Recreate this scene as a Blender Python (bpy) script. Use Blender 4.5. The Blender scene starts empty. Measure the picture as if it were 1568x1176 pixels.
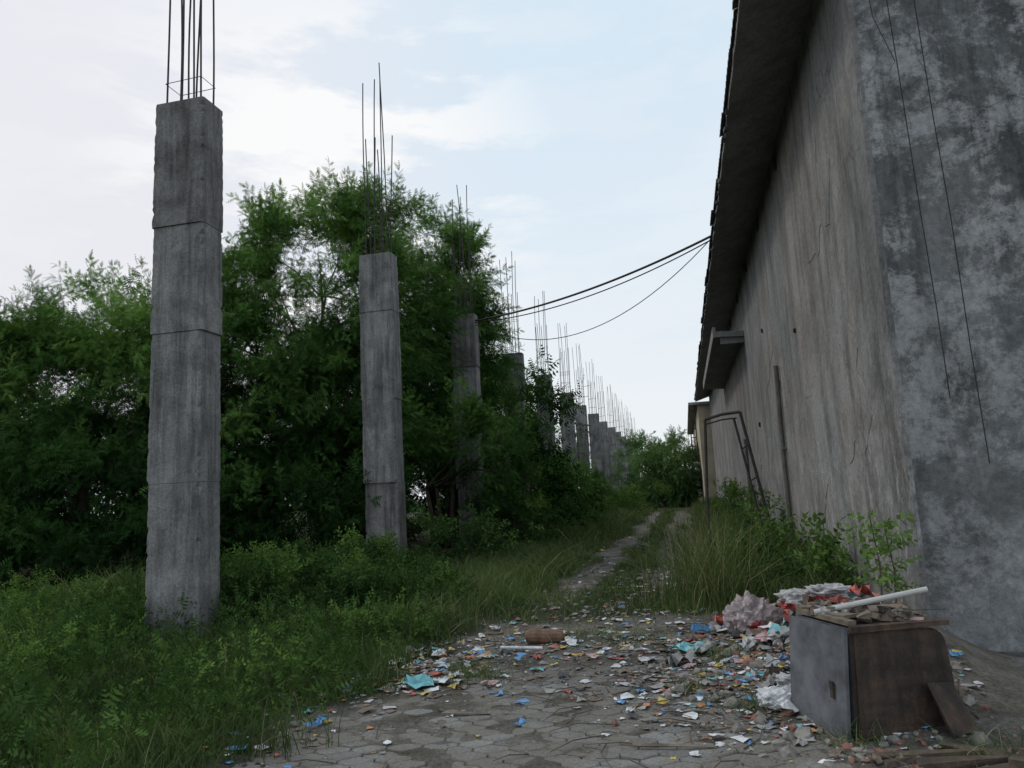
import bpy, math, random, bmesh
import numpy as np
from mathutils import Matrix, Vector
R = np.random.default_rng(7)
random.seed(7)
scene = bpy.context.scene
COL = scene.collection

# ------------------------------------------------------------------ helpers
def link(o, parent=None):
    COL.objects.link(o)
    if parent: o.parent = parent
    return o
def empty(name, loc=(0,0,0)):
    e = bpy.data.objects.new(name, None); e.location = loc; e.empty_display_size = .3
    return link(e)

class MB:
    def __init__(s): s.v=[]; s.f=[]; s.m=[]; s.n=0
    def add(s, v, f, m=0):
        v=np.asarray(v,float).reshape(-1,3)
        s.v.append(v)
        for q in f: s.f.append([i+s.n for i in q]); s.m.append(m)
        s.n+=len(v)
    def build(s, name, mats, parent=None, smooth=False, loc=None):
        me=bpy.data.meshes.new(name)
        V=np.concatenate(s.v)
        me.from_pydata(V.tolist(),[],s.f)
        for m in mats: me.materials.append(m)
        me.polygons.foreach_set('material_index', np.array(s.m,dtype=np.int32))
        if smooth: me.polygons.foreach_set('use_smooth', np.ones(len(s.f),dtype=bool))
        me.update()
        o=bpy.data.objects.new(name,me)
        return link(o,parent)
def box(mb, c, s, m=0, rz=0, ry=0, rx=0, jit=0):
    v=np.array([[x,y,z] for x in(-.5,.5) for y in(-.5,.5) for z in(-.5,.5)])*np.array(s)
    if jit: v=v+R.normal(0,jit,v.shape)
    M=np.array(Matrix.Rotation(rz,3,'Z')@Matrix.Rotation(ry,3,'Y')@Matrix.Rotation(rx,3,'X'))
    v=v@M.T+np.array(c)
    mb.add(v,[[0,1,3,2],[4,6,7,5],[0,4,5,1],[2,3,7,6],[0,2,6,4],[1,5,7,3]],m)
def tube(mb, pts, r, sides=6, m=0, cap=True):
    pts=np.asarray(pts,float); n=len(pts)
    r=np.ones(n)*r if np.isscalar(r) else np.asarray(r)
    vs=[]
    for i in range(n):
        d=pts[min(i+1,n-1)]-pts[max(i-1,0)]; d=d/(np.linalg.norm(d)+1e-9)
        a=np.cross(d,[0,0,1.]) if abs(d[2])<.9 else np.cross(d,[1.,0,0])
        a/=np.linalg.norm(a); b=np.cross(d,a)
        for k in range(sides):
            t=2*math.pi*k/sides
            vs.append(pts[i]+r[i]*(a*math.cos(t)+b*math.sin(t)))
    f=[]
    for i in range(n-1):
        for k in range(sides):
            k2=(k+1)%sides
            f.append([i*sides+k,i*sides+k2,(i+1)*sides+k2,(i+1)*sides+k])
    if cap:
        f.append(list(range(sides))[::-1]); f.append([(n-1)*sides+k for k in range(sides)])
    mb.add(vs,f,m)

def quads_mesh(name, V, Q, tint, mats, parent=None):
    me=bpy.data.meshes.new(name)
    V=np.ascontiguousarray(V,dtype=np.float32); Q=np.ascontiguousarray(Q,dtype=np.int32)
    me.vertices.add(len(V)); me.vertices.foreach_set('co',V.ravel())
    me.loops.add(Q.size); me.loops.foreach_set('vertex_index',Q.ravel())
    me.polygons.add(len(Q)); me.polygons.foreach_set('loop_start',np.arange(0,Q.size,4,dtype=np.int32))
    try: me.polygons.foreach_set('loop_total',np.full(len(Q),4,dtype=np.int32))
    except Exception: pass
    me.update(calc_edges=True)
    a=me.attributes.new('tint','FLOAT','FACE'); a.data.foreach_set('value',np.ascontiguousarray(tint,dtype=np.float32))
    for m in mats: me.materials.append(m)
    o=bpy.data.objects.new(name,me)
    return link(o,parent)

def gn(x,y,s=1.,seed=0):
    rr=np.random.default_rng(100+seed); out=0
    for k in range(7):
        a=rr.uniform(0,6.28); f=s*rr.uniform(.6,2.2); p=rr.uniform(0,6.28)
        out=out+np.sin((x*np.cos(a)+y*np.sin(a))*f+p+1.3*np.sin((x*np.sin(a)-y*np.cos(a))*f*.7+p*2))
    return out/3.2
def sst(a,b,x):
    t=np.clip((x-a)/(b-a),0,1); return t*t*(3-2*t)

# ------------------------------------------------------------------ materials
def mat(name):
    m=bpy.data.materials.new(name); m.use_nodes=True
    nt=m.node_tree; b=nt.nodes['Principled BSDF']
    return m,nt,b
def N(nt,t,**k):
    n=nt.nodes.new(t)
    for a,v in k.items(): setattr(n,a,v)
    return n
def noise(nt,vec,scale,detail=6,rough=.6,dist=0):
    n=N(nt,'ShaderNodeTexNoise'); n.inputs['Scale'].default_value=scale; n.inputs['Detail'].default_value=detail
    n.inputs['Roughness'].default_value=rough; n.inputs['Distortion'].default_value=dist
    if vec is not None: nt.links.new(vec,n.inputs['Vector'])
    return n.outputs[0]
def ramp(nt,fac,stops):
    r=N(nt,'ShaderNodeValToRGB'); e=r.color_ramp.elements
    while len(e)<len(stops): e.new(.5)
    for i,(p,c) in enumerate(stops):
        e[i].position=p
        if not isinstance(c,(tuple,list)): c=(c,c,c)
        e[i].color=(c[0],c[1],c[2],1)
    nt.links.new(fac,r.inputs['Fac']); return r.outputs['Color']
def mix(nt,fac,a,b,mode='MIX'):
    n=N(nt,'ShaderNodeMix',data_type='RGBA',blend_type=mode)
    for idx,val in ((0,fac),(6,a),(7,b)):
        s=n.inputs[idx]
        if isinstance(val,bpy.types.NodeSocket): nt.links.new(val,s)
        elif isinstance(val,(int,float)):
            if idx==0: s.default_value=val
            else: s.default_value=(val,val,val,1)
        else: s.default_value=(val[0],val[1],val[2],1)
    return n.outputs[2]
def mapping(nt,scale,loc=(0,0,0),coord='Object'):
    tc=N(nt,'ShaderNodeTexCoord'); mp=N(nt,'ShaderNodeMapping')
    mp.inputs['Scale'].default_value=scale; mp.inputs['Location'].default_value=loc
    nt.links.new(tc.outputs[coord],mp.inputs['Vector']); return mp.outputs[0]
def bump(nt,b,h,strength=.4,dist=.02):
    n=N(nt,'ShaderNodeBump'); n.inputs['Strength'].default_value=strength; n.inputs['Distance'].default_value=dist
    nt.links.new(h,n.inputs['Height']); nt.links.new(n.outputs[0],b.inputs['Normal'])
def simple(name,c,rough=.7,var=.3,scale=8,metal=0,bs=.3):
    m,nt,b=mat(name); v=mapping(nt,(1,1,1))
    f=noise(nt,v,scale,4,.65)
    dark=tuple(x*(1-var) for x in c); light=tuple(min(1,x*(1+var)) for x in c)
    nt.links.new(ramp(nt,f,[(.35,dark),(.65,light)]),b.inputs['Base Color'])
    b.inputs['Roughness'].default_value=rough; b.inputs['Metallic'].default_value=metal
    bump(nt,b,noise(nt,v,scale*4,2,.6),bs,.01); return m

def leafmat(name,stops,trans=.2):
    m=bpy.data.materials.new(name); m.use_nodes=True; nt=m.node_tree
    nt.nodes.remove(nt.nodes['Principled BSDF'])
    a=N(nt,'ShaderNodeAttribute',attribute_name='tint')
    c=ramp(nt,a.outputs['Fac'],stops)
    d=N(nt,'ShaderNodeBsdfDiffuse'); nt.links.new(c,d.inputs['Color'])
    t=N(nt,'ShaderNodeBsdfTranslucent'); 
    nt.links.new(mix(nt,1.0,c,(1.1,1.2,.6),'MULTIPLY'),t.inputs['Color'])
    mx=N(nt,'ShaderNodeMixShader'); mx.inputs[0].default_value=trans
    nt.links.new(d.outputs[0],mx.inputs[1]); nt.links.new(t.outputs[0],mx.inputs[2])
    nt.links.new(mx.outputs[0],nt.nodes['Material Output'].inputs['Surface'])
    return m
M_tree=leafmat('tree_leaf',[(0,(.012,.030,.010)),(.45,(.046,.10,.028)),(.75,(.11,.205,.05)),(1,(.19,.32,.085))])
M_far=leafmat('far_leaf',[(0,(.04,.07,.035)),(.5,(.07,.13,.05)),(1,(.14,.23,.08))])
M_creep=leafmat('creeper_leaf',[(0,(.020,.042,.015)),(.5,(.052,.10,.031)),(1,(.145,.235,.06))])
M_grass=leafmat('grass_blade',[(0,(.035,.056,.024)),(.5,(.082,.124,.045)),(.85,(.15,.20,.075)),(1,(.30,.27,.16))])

def concrete(name,lo,hi,tintc=(1,1,1),streak=.85):
    m,nt,b=mat(name); v=mapping(nt,(1,1,1)); vs=mapping(nt,(5,5,.40))
    a=ramp(nt,noise(nt,v,1.9,6,.72,.3),[(.36,lo),(.62,hi)])
    s=ramp(nt,noise(nt,vs,1.6,5,.75),[(.38,.5),(.56,1.08)])
    c=mix(nt,streak,a,s,'MULTIPLY')
    c=mix(nt,1.0,c,tintc,'MULTIPLY')
    sp=ramp(nt,noise(nt,v,34,3,.7),[(.36,.62),(.55,1.06)])
    c=mix(nt,.7,c,sp,'MULTIPLY')
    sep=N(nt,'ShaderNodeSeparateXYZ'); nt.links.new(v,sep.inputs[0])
    lowtone=ramp(nt,sep.outputs[2],[(.0,.72),(.6,1.0)])  # concrete gets darker towards the bottom
    c=mix(nt,1.0,c,lowtone,'MULTIPLY')
    nt.links.new(c,b.inputs['Base Color']); b.inputs['Roughness'].default_value=.92
    b.inputs['Specular IOR Level'].default_value=.2
    bump(nt,b,noise(nt,v,18,6,.75),.7,.025)
    return m
M_conc=concrete('column_concrete',.145,.275,(1,.985,.965))
M_conc2=concrete('column_concrete_weathered',.11,.23,(1,.97,.94))
M_rebar=simple('rusty_rebar',(.04,.032,.03),.8,.4,20)

def wallmat(name,dark,mid,light,white,wlow,whigh,tint2,blotch,bscale,streak,run,wdist):
    m,nt,b=mat(name)
    v=mapping(nt,(1,1,1)); vs=mapping(nt,(.9,.9,.28)); vf=mapping(nt,(3.0,3.0,.26)); vp=mapping(nt,(1,1,.7))
    c=ramp(nt,noise(nt,vp,.75,8,.72,.5),[(.38,dark),(.5,mid),(.60,light)])
    st=ramp(nt,noise(nt,vs,1.2,6,.68,.5),[(.38,.60),(.5,.97),(.62,1.12)])
    c=mix(nt,streak,c,st,'MULTIPLY')
    warmf=ramp(nt,noise(nt,v,.38,3,.5,.5),[(.45,0.),(.56,1.)])
    c=mix(nt,warmf,c,mix(nt,1.0,c,tint2,'MULTIPLY'))
    sep=N(nt,'ShaderNodeSeparateXYZ'); nt.links.new(v,sep.inputs[0])
    mr=N(nt,'ShaderNodeMapRange'); nt.links.new(sep.outputs[2],mr.inputs[0])
    mr.inputs[1].default_value=1.2; mr.inputs[2].default_value=3.8; mr.inputs[3].default_value=wlow; mr.inputs[4].default_value=whigh
    vw=mapping(nt,(2.6,2.6,.8),(3,1,2))
    w=ramp(nt,noise(nt,vw,1.5,7,.82,.3),[(.52,0.),(.60,1.)])
    w2=ramp(nt,noise(nt,v,bscale,8,.80,wdist),[(.50,0.),(.58,1.)])
    wf=mix(nt,blotch,w,w2)
    mm=N(nt,'ShaderNodeMath',operation='MULTIPLY'); nt.links.new(wf,mm.inputs[0]); nt.links.new(mr.outputs[0],mm.inputs[1])
    c=mix(nt,mm.outputs[0],c,white)
    # dark water runs, stronger under the eave
    mr2=N(nt,'ShaderNodeMapRange'); nt.links.new(sep.outputs[2],mr2.inputs[0])
    mr2.inputs[1].default_value=1.0; mr2.inputs[2].default_value=7.0; mr2.inputs[3].default_value=.45; mr2.inputs[4].default_value=1.0
    k=ramp(nt,noise(nt,vf,1.1,6,.75,.2),[(.50,0.),(.62,run)])
    k2=N(nt,'ShaderNodeMath',operation='MULTIPLY'); nt.links.new(k,k2.inputs[0]); nt.links.new(mr2.outputs[0],k2.inputs[1])
    c=mix(nt,k2.outputs[0],c,mix(nt,1.0,c,(.42,.42,.43),'MULTIPLY'))
    g=ramp(nt,noise(nt,v,16,5,.78),[(.38,.74),(.58,1.08)])
    c=mix(nt,.85,c,g,'MULTIPLY')
    wv=N(nt,'ShaderNodeTexVoronoi',feature='DISTANCE_TO_EDGE'); wv.inputs['Scale'].default_value=.21
    dn=N(nt,'ShaderNodeTexNoise'); dn.inputs['Scale'].default_value=1.6; dn.inputs['Detail'].default_value=5; nt.links.new(v,dn.inputs['Vector'])
    ad=N(nt,'ShaderNodeVectorMath',operation='ADD'); nt.links.new(v,ad.inputs[0]); 
    sc=N(nt,'ShaderNodeVectorMath',operation='SCALE'); nt.links.new(dn.outputs[1],sc.inputs[0]); sc.inputs['Scale'].default_value=1.1
    nt.links.new(sc.outputs[0],ad.inputs[1]); nt.links.new(ad.outputs[0],wv.inputs['Vector'])
    cr=ramp(nt,wv.outputs['Distance'],[(0,.5),(.002,0.)])
    c=mix(nt,cr,c,(.06,.055,.05))
    nt.links.new(c,b.inputs['Base Color']); b.inputs['Roughness'].default_value=.93; b.inputs['Specular IOR Level'].default_value=.15
    bump(nt,b,noise(nt,v,5,7,.75),.6,.05)
    return m
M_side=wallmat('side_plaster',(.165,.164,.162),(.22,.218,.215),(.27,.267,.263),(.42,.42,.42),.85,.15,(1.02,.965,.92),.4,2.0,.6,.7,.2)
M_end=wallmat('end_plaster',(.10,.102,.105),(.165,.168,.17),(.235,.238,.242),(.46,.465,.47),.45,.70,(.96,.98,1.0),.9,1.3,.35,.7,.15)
M_soffit=concrete('soffit_concrete',.19,.28,(1,.99,.975),.4)
M_roof=simple('roof_sheet',(.085,.085,.085),.8,.4,3)
M_cream=simple('cream_render',(.42,.36,.26),.9,.18,1.2)
M_dark=simple('dark_opening',(.02,.02,.02),.8,.3,3)
M_pipe=simple('drain_pipe_paint',(.12,.11,.10),.7,.3,5)

def groundmat():
    m,nt,b=mat('ground_soil'); v=mapping(nt,(1,1,1))
    a=N(nt,'ShaderNodeAttribute',attribute_name='grassy')
    dirt=ramp(nt,noise(nt,v,2.3,7,.7),[(.36,(.12,.108,.09)),(.5,(.20,.183,.157)),(.64,(.29,.27,.238))])
    dirt=mix(nt,.8,dirt,ramp(nt,noise(nt,v,35,4,.75),[(.36,.5),(.6,1.2)]),'MULTIPLY')
    soil=ramp(nt,noise(nt,v,5,6,.7),[(.36,(.026,.032,.016)),(.64,(.062,.066,.035))])
    c=mix(nt,a.outputs['Fac'],dirt,soil)
    nt.links.new(c,b.inputs['Base Color']); b.inputs['Roughness'].default_value=.97; b.inputs['Specular IOR Level'].default_value=.1
    bump(nt,b,noise(nt,v,26,6,.8),1.0,.05)
    return m
M_ground=groundmat()
def pavermat():
    m,nt,b=mat('paver_concrete'); v=mapping(nt,(1,1,1))
    a=N(nt,'ShaderNodeAttribute',attribute_name='tint')
    c=ramp(nt,a.outputs['Fac'],[(0,(.175,.17,.16)),(1,(.265,.258,.245))])
    d=ramp(nt,noise(nt,v,1.7,6,.75,.5),[(.40,0.),(.54,.85)])
    c=mix(nt,d,c,(.18,.163,.14))
    c=mix(nt,.8,c,ramp(nt,noise(nt,v,48,4,.75),[(.36,.62),(.6,1.15)]),'MULTIPLY')
    nt.links.new(c,b.inputs['Base Color']); b.inputs['Roughness'].default_value=.9; b.inputs['Specular IOR Level'].default_value=.2
    bump(nt,b,noise(nt,v,45,4,.75),.8,.015)
    return m
M_paver=pavermat()

# ------------------------------------------------------------------ ground
def xl(y): return -2.6+.25*np.sin(y*1.1)-.35*sst(6,8,y)+.12*np.sin(y*4.3)
def pmask(x,y):
    e=gn(x,y,1.2,3)*.35
    return sst(-.25,.25,(x+e*.5)-xl(y))*sst(-.4,.4,7.2+e-y)*sst(-.3,.3,2.4-x)
def gh(x,y):
    x=np.asarray(x,float); y=np.asarray(y,float)
    p=pmask(x,y)
    z=.035*gn(x,y,.9,1)+.018*gn(x,y,4,2)+.006*gn(x,y,14,8)+.012
    zp=-.004+.009*gn(x,y,1.1,4)+.005*gn(x,y,6,5)+.003*gn(x,y,17,6)
    z=z*(1-p)+zp*p
    z=z+.50*np.exp(-(((x-1.55)/.62)**2+((y-7.25)/1.15)**2))+.12*np.exp(-(((x-.9)/.6)**2+((y-6.7)/1.0)**2))
    z=z+.28*np.exp(-(((x-1.9)/.7)**2))*sst(8,10,y)*(y<52)
    z=z+.12*sst(-3.6,-5.2,x)*sst(7.8,9.5,y)*sst(40,16,y)
    return z
def spaced(a,b,fine,lo,hi):
    c=list(np.arange(lo,hi,fine)); s=fine; x=hi
    while x<b: c.append(x); s*=1.18; x+=s
    c.append(b); s=fine; x=lo-fine; pre=[]
    while x>a: pre.append(x); s*=1.18; x-=s
    pre.append(a); return np.array(pre[::-1]+c)
gx=spaced(-600,600,.04,-4.5,3.0); gy=spaced(-200,1200,.04,2.5,12.)
X,Y=np.meshgrid(gx,gy); Z=gh(X,Y)
far=(np.abs(X)>60)|(Y>90)|(Y<-20); Z=np.where(far,0,Z)
V=np.stack([X,Y,Z],-1).reshape(-1,3); nx=len(gx); ny=len(gy)
i,j=np.meshgrid(np.arange(nx-1),np.arange(ny-1)); a=(j*nx+i).ravel()
Q=np.stack([a,a+1,a+nx+1,a+nx],-1)
ground=quads_mesh('ground',V,Q,np.zeros(len(Q)),[M_ground])
def grassy(x,y):
    e=gn(x,y,1.1,11)*.3
    left=sst(.2,-.3,(x+e)-np.where(y<8.5,xl(y),-2.8+0*y))
    left=left*sst(60,50,y)
    right=sst(-.2,.3,x-.10+e)*sst(9,9.8,y+e)
    band=sst(8.9,9.6,y+e)*sst(12.6,11.4,y+e)*.85
    centre=sst(.48,.22,np.abs(x+1.1+e*.4))*sst(11,12,y)
    l2=sst(.15,-.3,x+2.0+e)*sst(8.8,9.8,y)
    far=sst(46,52,y)
    return np.clip(np.maximum.reduce([left,right,band,centre,l2,far]),0,1)
ga=ground.data.attributes.new('grassy','FLOAT','POINT'); ga.data.foreach_set('value',grassy(V[:,0],V[:,1]).astype(np.float32))
ground.data.polygons.foreach_set('use_smooth',np.ones(len(Q),dtype=bool))

# interlocking pavers (elongated hexagons)
ang=math.radians(12)
ca,sa=math.cos(ang),math.sin(ang)
pv=MB(); tv=[]
PL,PW=.235,.115
for a_ in range(-30,31):
    for b_ in range(-60,61):
        lx=a_*PL+(PL/2 if b_%2 else 0); ly=b_*PW
        x=lx*ca-ly*sa-1+.10*math.sin(ly*1.5); y=lx*sa+ly*ca+5
        if not(-4.2<x<2.6 and .5<y<8.6): continue
        if pmask(x,y)<.12 or random.random()<.02: continue
        z=random.gauss(0,.003); tx=random.gauss(0,.02); ty=random.gauss(0,.02)
        ro=random.gauss(0,.02); t=random.random(); cr,sr=math.cos(ang+ro),math.sin(ang+ro)
        h,w_=PL/2,PW/2; e_=.030
        prof=[(-h,-w_+e_),(-h*.5,-w_-e_*.0),(0,-w_-e_),(h*.5,-w_),(h,-w_+e_),(h,w_-e_),(h*.5,w_),(0,w_+e_),(-h*.5,w_),(-h,w_-e_)]
        n=len(prof); ring=[]
        for ins,zz in((.010,0),(.004,-.008),(.004,-.05)):
            for (px,py) in prof:
                qx=px*(1-ins/h); qy=py*(1-ins/w_)
                ring.append((x+qx*cr-qy*sr,y+qx*sr+qy*cr,z+zz+qx*tx+qy*ty))
        f=[list(range(n))]
        for k in range(n):
            k2=(k+1)%n
            f.append([n+k,n+k2,k2,k]); f.append([2*n+k,2*n+k2,n+k2,n+k])
        pv.add(ring,f,0); tv+= [t]*(2*n+1)
pav=pv.build('paver_road',[M_paver])
ta=pav.data.attributes.new('tint','FLOAT','FACE'); ta.data.foreach_set('value',np.array(tv,dtype=np.float32))

# ------------------------------------------------------------------ columns
def column(x0,y0,H,lifts,seed,bar_h,w=.73,d=.43,far=False):
    rr=random.Random(seed); mb=MB()
    z0=-.1
    for s,(za,zb) in enumerate(zip([z0]+lifts,lifts+[H])):
        ox,oy=rr.gauss(0,.012),rr.gauss(0,.01); ww=w+rr.gauss(0,.014); dd=d+rr.gauss(0,.01)
        nr=2 if far else max(3,int((zb-za)/.05)); vs=[]
        for i in range(nr+1):
            t=i/nr; z=za+(zb-za)*t
            g=.012*(1-t)
            c=.014
            hx,hy=ww/2+g,dd/2+g
            if i==nr: z-=.004
            for sx,sy in((-1,-1),(1,-1),(1,1),(-1,1)):
                jc=abs(rr.gauss(0,.007)) if not far else 0
                if rr.random()<.07 and not far: jc+=rr.uniform(.01,.035)
                if i in(0,nr) and not far: jc+=abs(rr.gauss(0,.012))
                c2=c+jc
                p1=(x0+ox+sx*hx, y0+oy+sy*(hy-c2), z); p2=(x0+ox+sx*(hx-c2), y0+oy+sy*hy, z)
                if sx*sy>0: vs+= [p1,p2]
                else: vs+= [p2,p1]
        fx=[]
        for i in range(nr+1):
            q=vs[i*8:i*8+8]
            fx+=[q[1],q[0],q[3],q[2],q[5],q[4],q[7],q[6]]
        use=vs
        def per(L): return sum(math.dist(L[k],L[(k+1)%8]) for k in range(8))
        if per(fx[:8])<per(vs[:8]): use=fx
        f=[]
        for i in range(nr):
            for k in range(8):
                k2=(k+1)%8; f.append([i*8+k,i*8+k2,(i+1)*8+k2,(i+1)*8+k])
        f.append([nr*8+k for k in range(8)]); f.append([k for k in range(8)][::-1])
        mb.add(use,f,0 if rr.random()<.55 else 2)
    br=.013
    pos=[(-.42,-.38),(-.42,.38),(-.05,-.4),(.0,.4),(.42,-.38),(.42,.38),(.25,-.4),(-.22,.4)]
    for k,(px,py) in enumerate(pos):
        h=bar_h*(1 if k%2==0 else .64)*rr.uniform(.93,1.05)
        lx,ly=rr.gauss(0,.014),rr.gauss(0,.014); ph=rr.uniform(0,6); pts=[]
        for i in range(9):
            t=i/8
            pts.append((x0+px*w*.82+lx*h*t*t+.012*math.sin(ph+t*5), y0+py*d*.8+ly*h*t*t, H-.05+(h+.05)*t))
        tube(mb,pts,br,5,1)
    zs=[.28,.6,.95,1.3] if not far else [.5,1.1]
    if seed==0: zs=[.33]
    for zz in zs:
        z=H+zz*rr.uniform(.9,1.1); hw,hd=w*.37,d*.36; tl=rr.gauss(0,.05)
        loop=[(x0-hw,y0-hd,z-tl),(x0+hw,y0-hd,z+tl),(x0+hw,y0+hd,z+tl),(x0-hw,y0+hd,z-tl),(x0-hw,y0-hd,z-tl)]
        tube(mb,loop,.006,4,1)
    return mb
CX=-6.1
for k in range(15):
    y=8.17+6.45*k
    lifts=[[1.93,3.82,5.23],[1.95,3.7,5.6],[1.8,3.7,5.4]][min(k,2)]
    H=6.95 if k!=1 else 6.88
    mb=column(CX+random.gauss(0,.03)*(k>0),y,H+random.gauss(0,.05)*(k>1),lifts,k,4.3 if k<2 else 3.9,far=k>5)
    if k==1:
        for q in range(14):
            a=random.uniform(0,6.28); box(mb,(CX+random.uniform(-.5,.5),y-.3+random.uniform(-.2,.2),.25+random.uniform(0,.1)),(random.uniform(.08,.25),)*3,0,a,a,a,.02)
        box(mb,(CX-.40,y,5.72),(.14,.2,.22),0,.1,.1,0,.02)
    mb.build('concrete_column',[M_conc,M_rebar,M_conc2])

# ------------------------------------------------------------------ warehouse
WX=1.95; WY0=7.3; WY1=50.; WXR=16.05; RX=9.0
SL=.315
wh=empty('warehouse_building',(0,0,0))
mb=MB()
prof=[(WX,-.3),(WX,7.31),(RX,7.31+SL*(RX-WX)),(WXR,7.31),(WXR,-.3)]
v=[(x,WY0,z) for x,z in prof]+[(x,WY1,z) for x,z in prof]
mb.add(v,[[0,1,6,5]],0); mb.add(v,[[4,3,2,1,0]],1); mb.add(v,[[5,6,7,8,9]],1); mb.add(v,[[3,4,9,8]],0)
mb.build('walls',[M_side,M_end],wh)
mb=MB()
zs=np.linspace(-.2,7.2,90); yy=WY0+.40+np.cumsum(R.normal(0,.007,90)); cj=np.abs(R.normal(0,.008,90))
for i in range(89):
    x=WX-.016
    a0,a1=cj[i],cj[i+1]
    mb.add([(x,WY0+a0,zs[i]),(x,yy[i],zs[i]),(x,yy[i+1],zs[i+1]),(x,WY0+a1,zs[i+1]),(WX+.01,yy[i]+.012,zs[i]),(WX+.01,yy[i+1]+.012,zs[i+1]),
            (WX+.004+a0,WY0-.005,zs[i]),(WX+.004+a1,WY0-.005,zs[i+1]),(WX+.05,WY0+.002,zs[i]),(WX+.05,WY0+.002,zs[i+1])],
           [[1,0,3,2],[4,1,2,5],[0,6,7,3],[6,8,9,7]],0)
mb.build('corner_render',[M_side],wh)
mb=MB()
for (yc,zc_,ry,rz_) in((12.3,1.3,.8,.5),(17.5,4.4,1.5,.9),(10.0,5.3,.9,.8),(21.5,1.8,1.6,.7),(9.2,2.6,.7,.9)):
    n=40; pts=[]
    for k in range(n):
        a=2*math.pi*k/n; q=1+.22*math.sin(3*a+yc)+.12*math.sin(7*a+zc_)+random.gauss(0,.05)
        pts.append((yc+ry*q*math.cos(a),zc_+rz_*q*math.sin(a)))
    vv=[(WX-.008,p,q) for p,q in pts]+[(WX+.005,yc+(p-yc)*1.02,zc_+(q-zc_)*1.02) for p,q in pts]
    mb.add(vv,[list(range(n))[::-1]]+[[k,(k+1)%n,n+(k+1)%n,n+k] for k in range(n)],0)
mb.build('render_patches',[M_side],wh)
mb=MB()
def rz(x): return 7.29-SL*(WX-x) if x<=RX else 7.29+SL*(RX-WX)-SL*(x-RX)
ex=1.05; exr=17.0; ys=np.linspace(WY0-.5,WY1+.4,160)
eo=R.normal(0,.008,160)
for i in range(159):
    y0,y1=ys[i],ys[i+1]
    a=(ex+eo[i],y0,rz(ex)); b=(ex+eo[i+1],y1,rz(ex)); c=(RX,y1,rz(RX)); d=(RX,y0,rz(RX)); e=(exr,y1,rz(exr)); g=(exr,y0,rz(exr))
    T=lambda p,h=.14:(p[0],p[1],p[2]+h)
    vv=[a,b,c,d,e,g,T(a),T(b),T(c),T(d),T(e),T(g)]
    mb.add(vv,[[0,3,2,1],[3,5,4,2],[6,7,8,9],[9,8,10,11],[0,1,7,6],[5,11,10,4]],0)
mb.add([(ex,ys[0],rz(ex)),(RX,ys[0],rz(RX)),(exr,ys[0],rz(exr)),(exr,ys[0],rz(exr)+.14),(RX,ys[0],rz(RX)+.14),(ex,ys[0],rz(ex)+.14)],[[0,1,4,5],[1,2,3,4]],0)
mb.build('roof_slab',[M_soffit],wh)
mb=MB()
yy=np.arange(WY0-.55,WY1+.45,.06); 
zc=.025*np.sin(yy/.18*2*math.pi/1.0)
jj=np.repeat(R.normal(0,.014,len(yy)//14+1),14)[:len(yy)]
for i in range(len(yy)-1):
    xa=ex-.06+jj[i]; 
    z0=rz(ex)+.17
    mb.add([(xa,yy[i],z0+zc[i]-.05),(xa,yy[i+1],z0+zc[i+1]-.05),(RX,yy[i+1],rz(RX)+.17+zc[i+1]),(RX,yy[i],rz(RX)+.17+zc[i]),
            (xa,yy[i],z0+zc[i]-.075),(xa,yy[i+1],z0+zc[i+1]-.075)],[[0,1,2,3],[4,5,1,0]],0)
for q in range(40):
    y=random.uniform(8,45); s=random.uniform(.03,.09)
    box(mb,(ex-.01,y,rz(ex)+random.uniform(-.01,.04)),(.04,s*2,s*.7),0,0,random.uniform(-.3,.3),random.uniform(-.2,.2),.01)
mb.build('roof_sheeting',[M_roof],wh)
mb=MB()
box(mb,((1.12+WX)/2,27.5,5.78),(WX-1.12,12,.16),0,0,0.06,0)
box(mb,(1.14,27.5,5.86),(.08,12.01,.30),0)
box(mb,((1.3+WX)/2,21.7,5.62),(WX-1.3,.16,.2),0)
mb.build('canopy',[M_soffit],wh)
mb=MB()
tube(mb,[(WX-.06,15.2,.1),(WX-.06,15.2,2.0),(WX-.06,15.0,3.8)],.045,8,0)
for z in(.8,2.2,3.5): box(mb,(WX-.04,15.15,z),(.09,.16,.04),0)
tube(mb,[(WX-.05,24,.1),(WX-.05,24,2.9)],.05,8,0)
mb.build('drain_pipe',[M_pipe],wh)
mb=MB()
for (y,z,s) in((12.6,4.0,.06),(17,4.9,.08),(19.5,3.0,.1)):
    box(mb,(WX-.015,y,z),(.05,s,s*1.2),0,0,0,.2,.006)
for y in(12.8,16.,19.2,22.5,26,30):
    box(mb,(WX-.01,y,7.0),(.04,.13,.24),0,0,0,0,.01)
mb.build('wall_sockets',[M_dark],wh)
mb=MB(); box(mb,(9.0,6.98,.0),(14.0,.62,.10),0,0,0,.06); mb.build('plinth',[M_conc2],wh)
def wire(name,pts,r,parent=None,mt=M_dark):
    mb=MB(); tube(mb,pts,r,5,0); return mb.build(name,[mt],parent)
w1=[(2.24,7.24,7.2),(2.27,7.25,6.3),(2.29,7.25,5.42),(2.30,7.25,4.9),(2.316,7.25,3.95),(2.34,7.25,3.1),(2.35,7.25,2.24)]
w2=[(2.47,7.25,7.4),(2.51,7.25,6.1),(2.53,7.25,5.0),(2.56,7.25,3.9),(2.57,7.25,2.7),(2.59,7.25,1.65)]
w3=[(2.22,7.25,7.2),(2.10,7.25,6.6),(2.13,7.25,6.0),(2.27,7.24,5.5),(2.22,7.25,5.42)]
wire('hanging_wire',w1,.005,wh); wire('hanging_wire_2',w2,.005,wh); wire('hanging_wire_3',w3,.004,wh)

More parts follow.
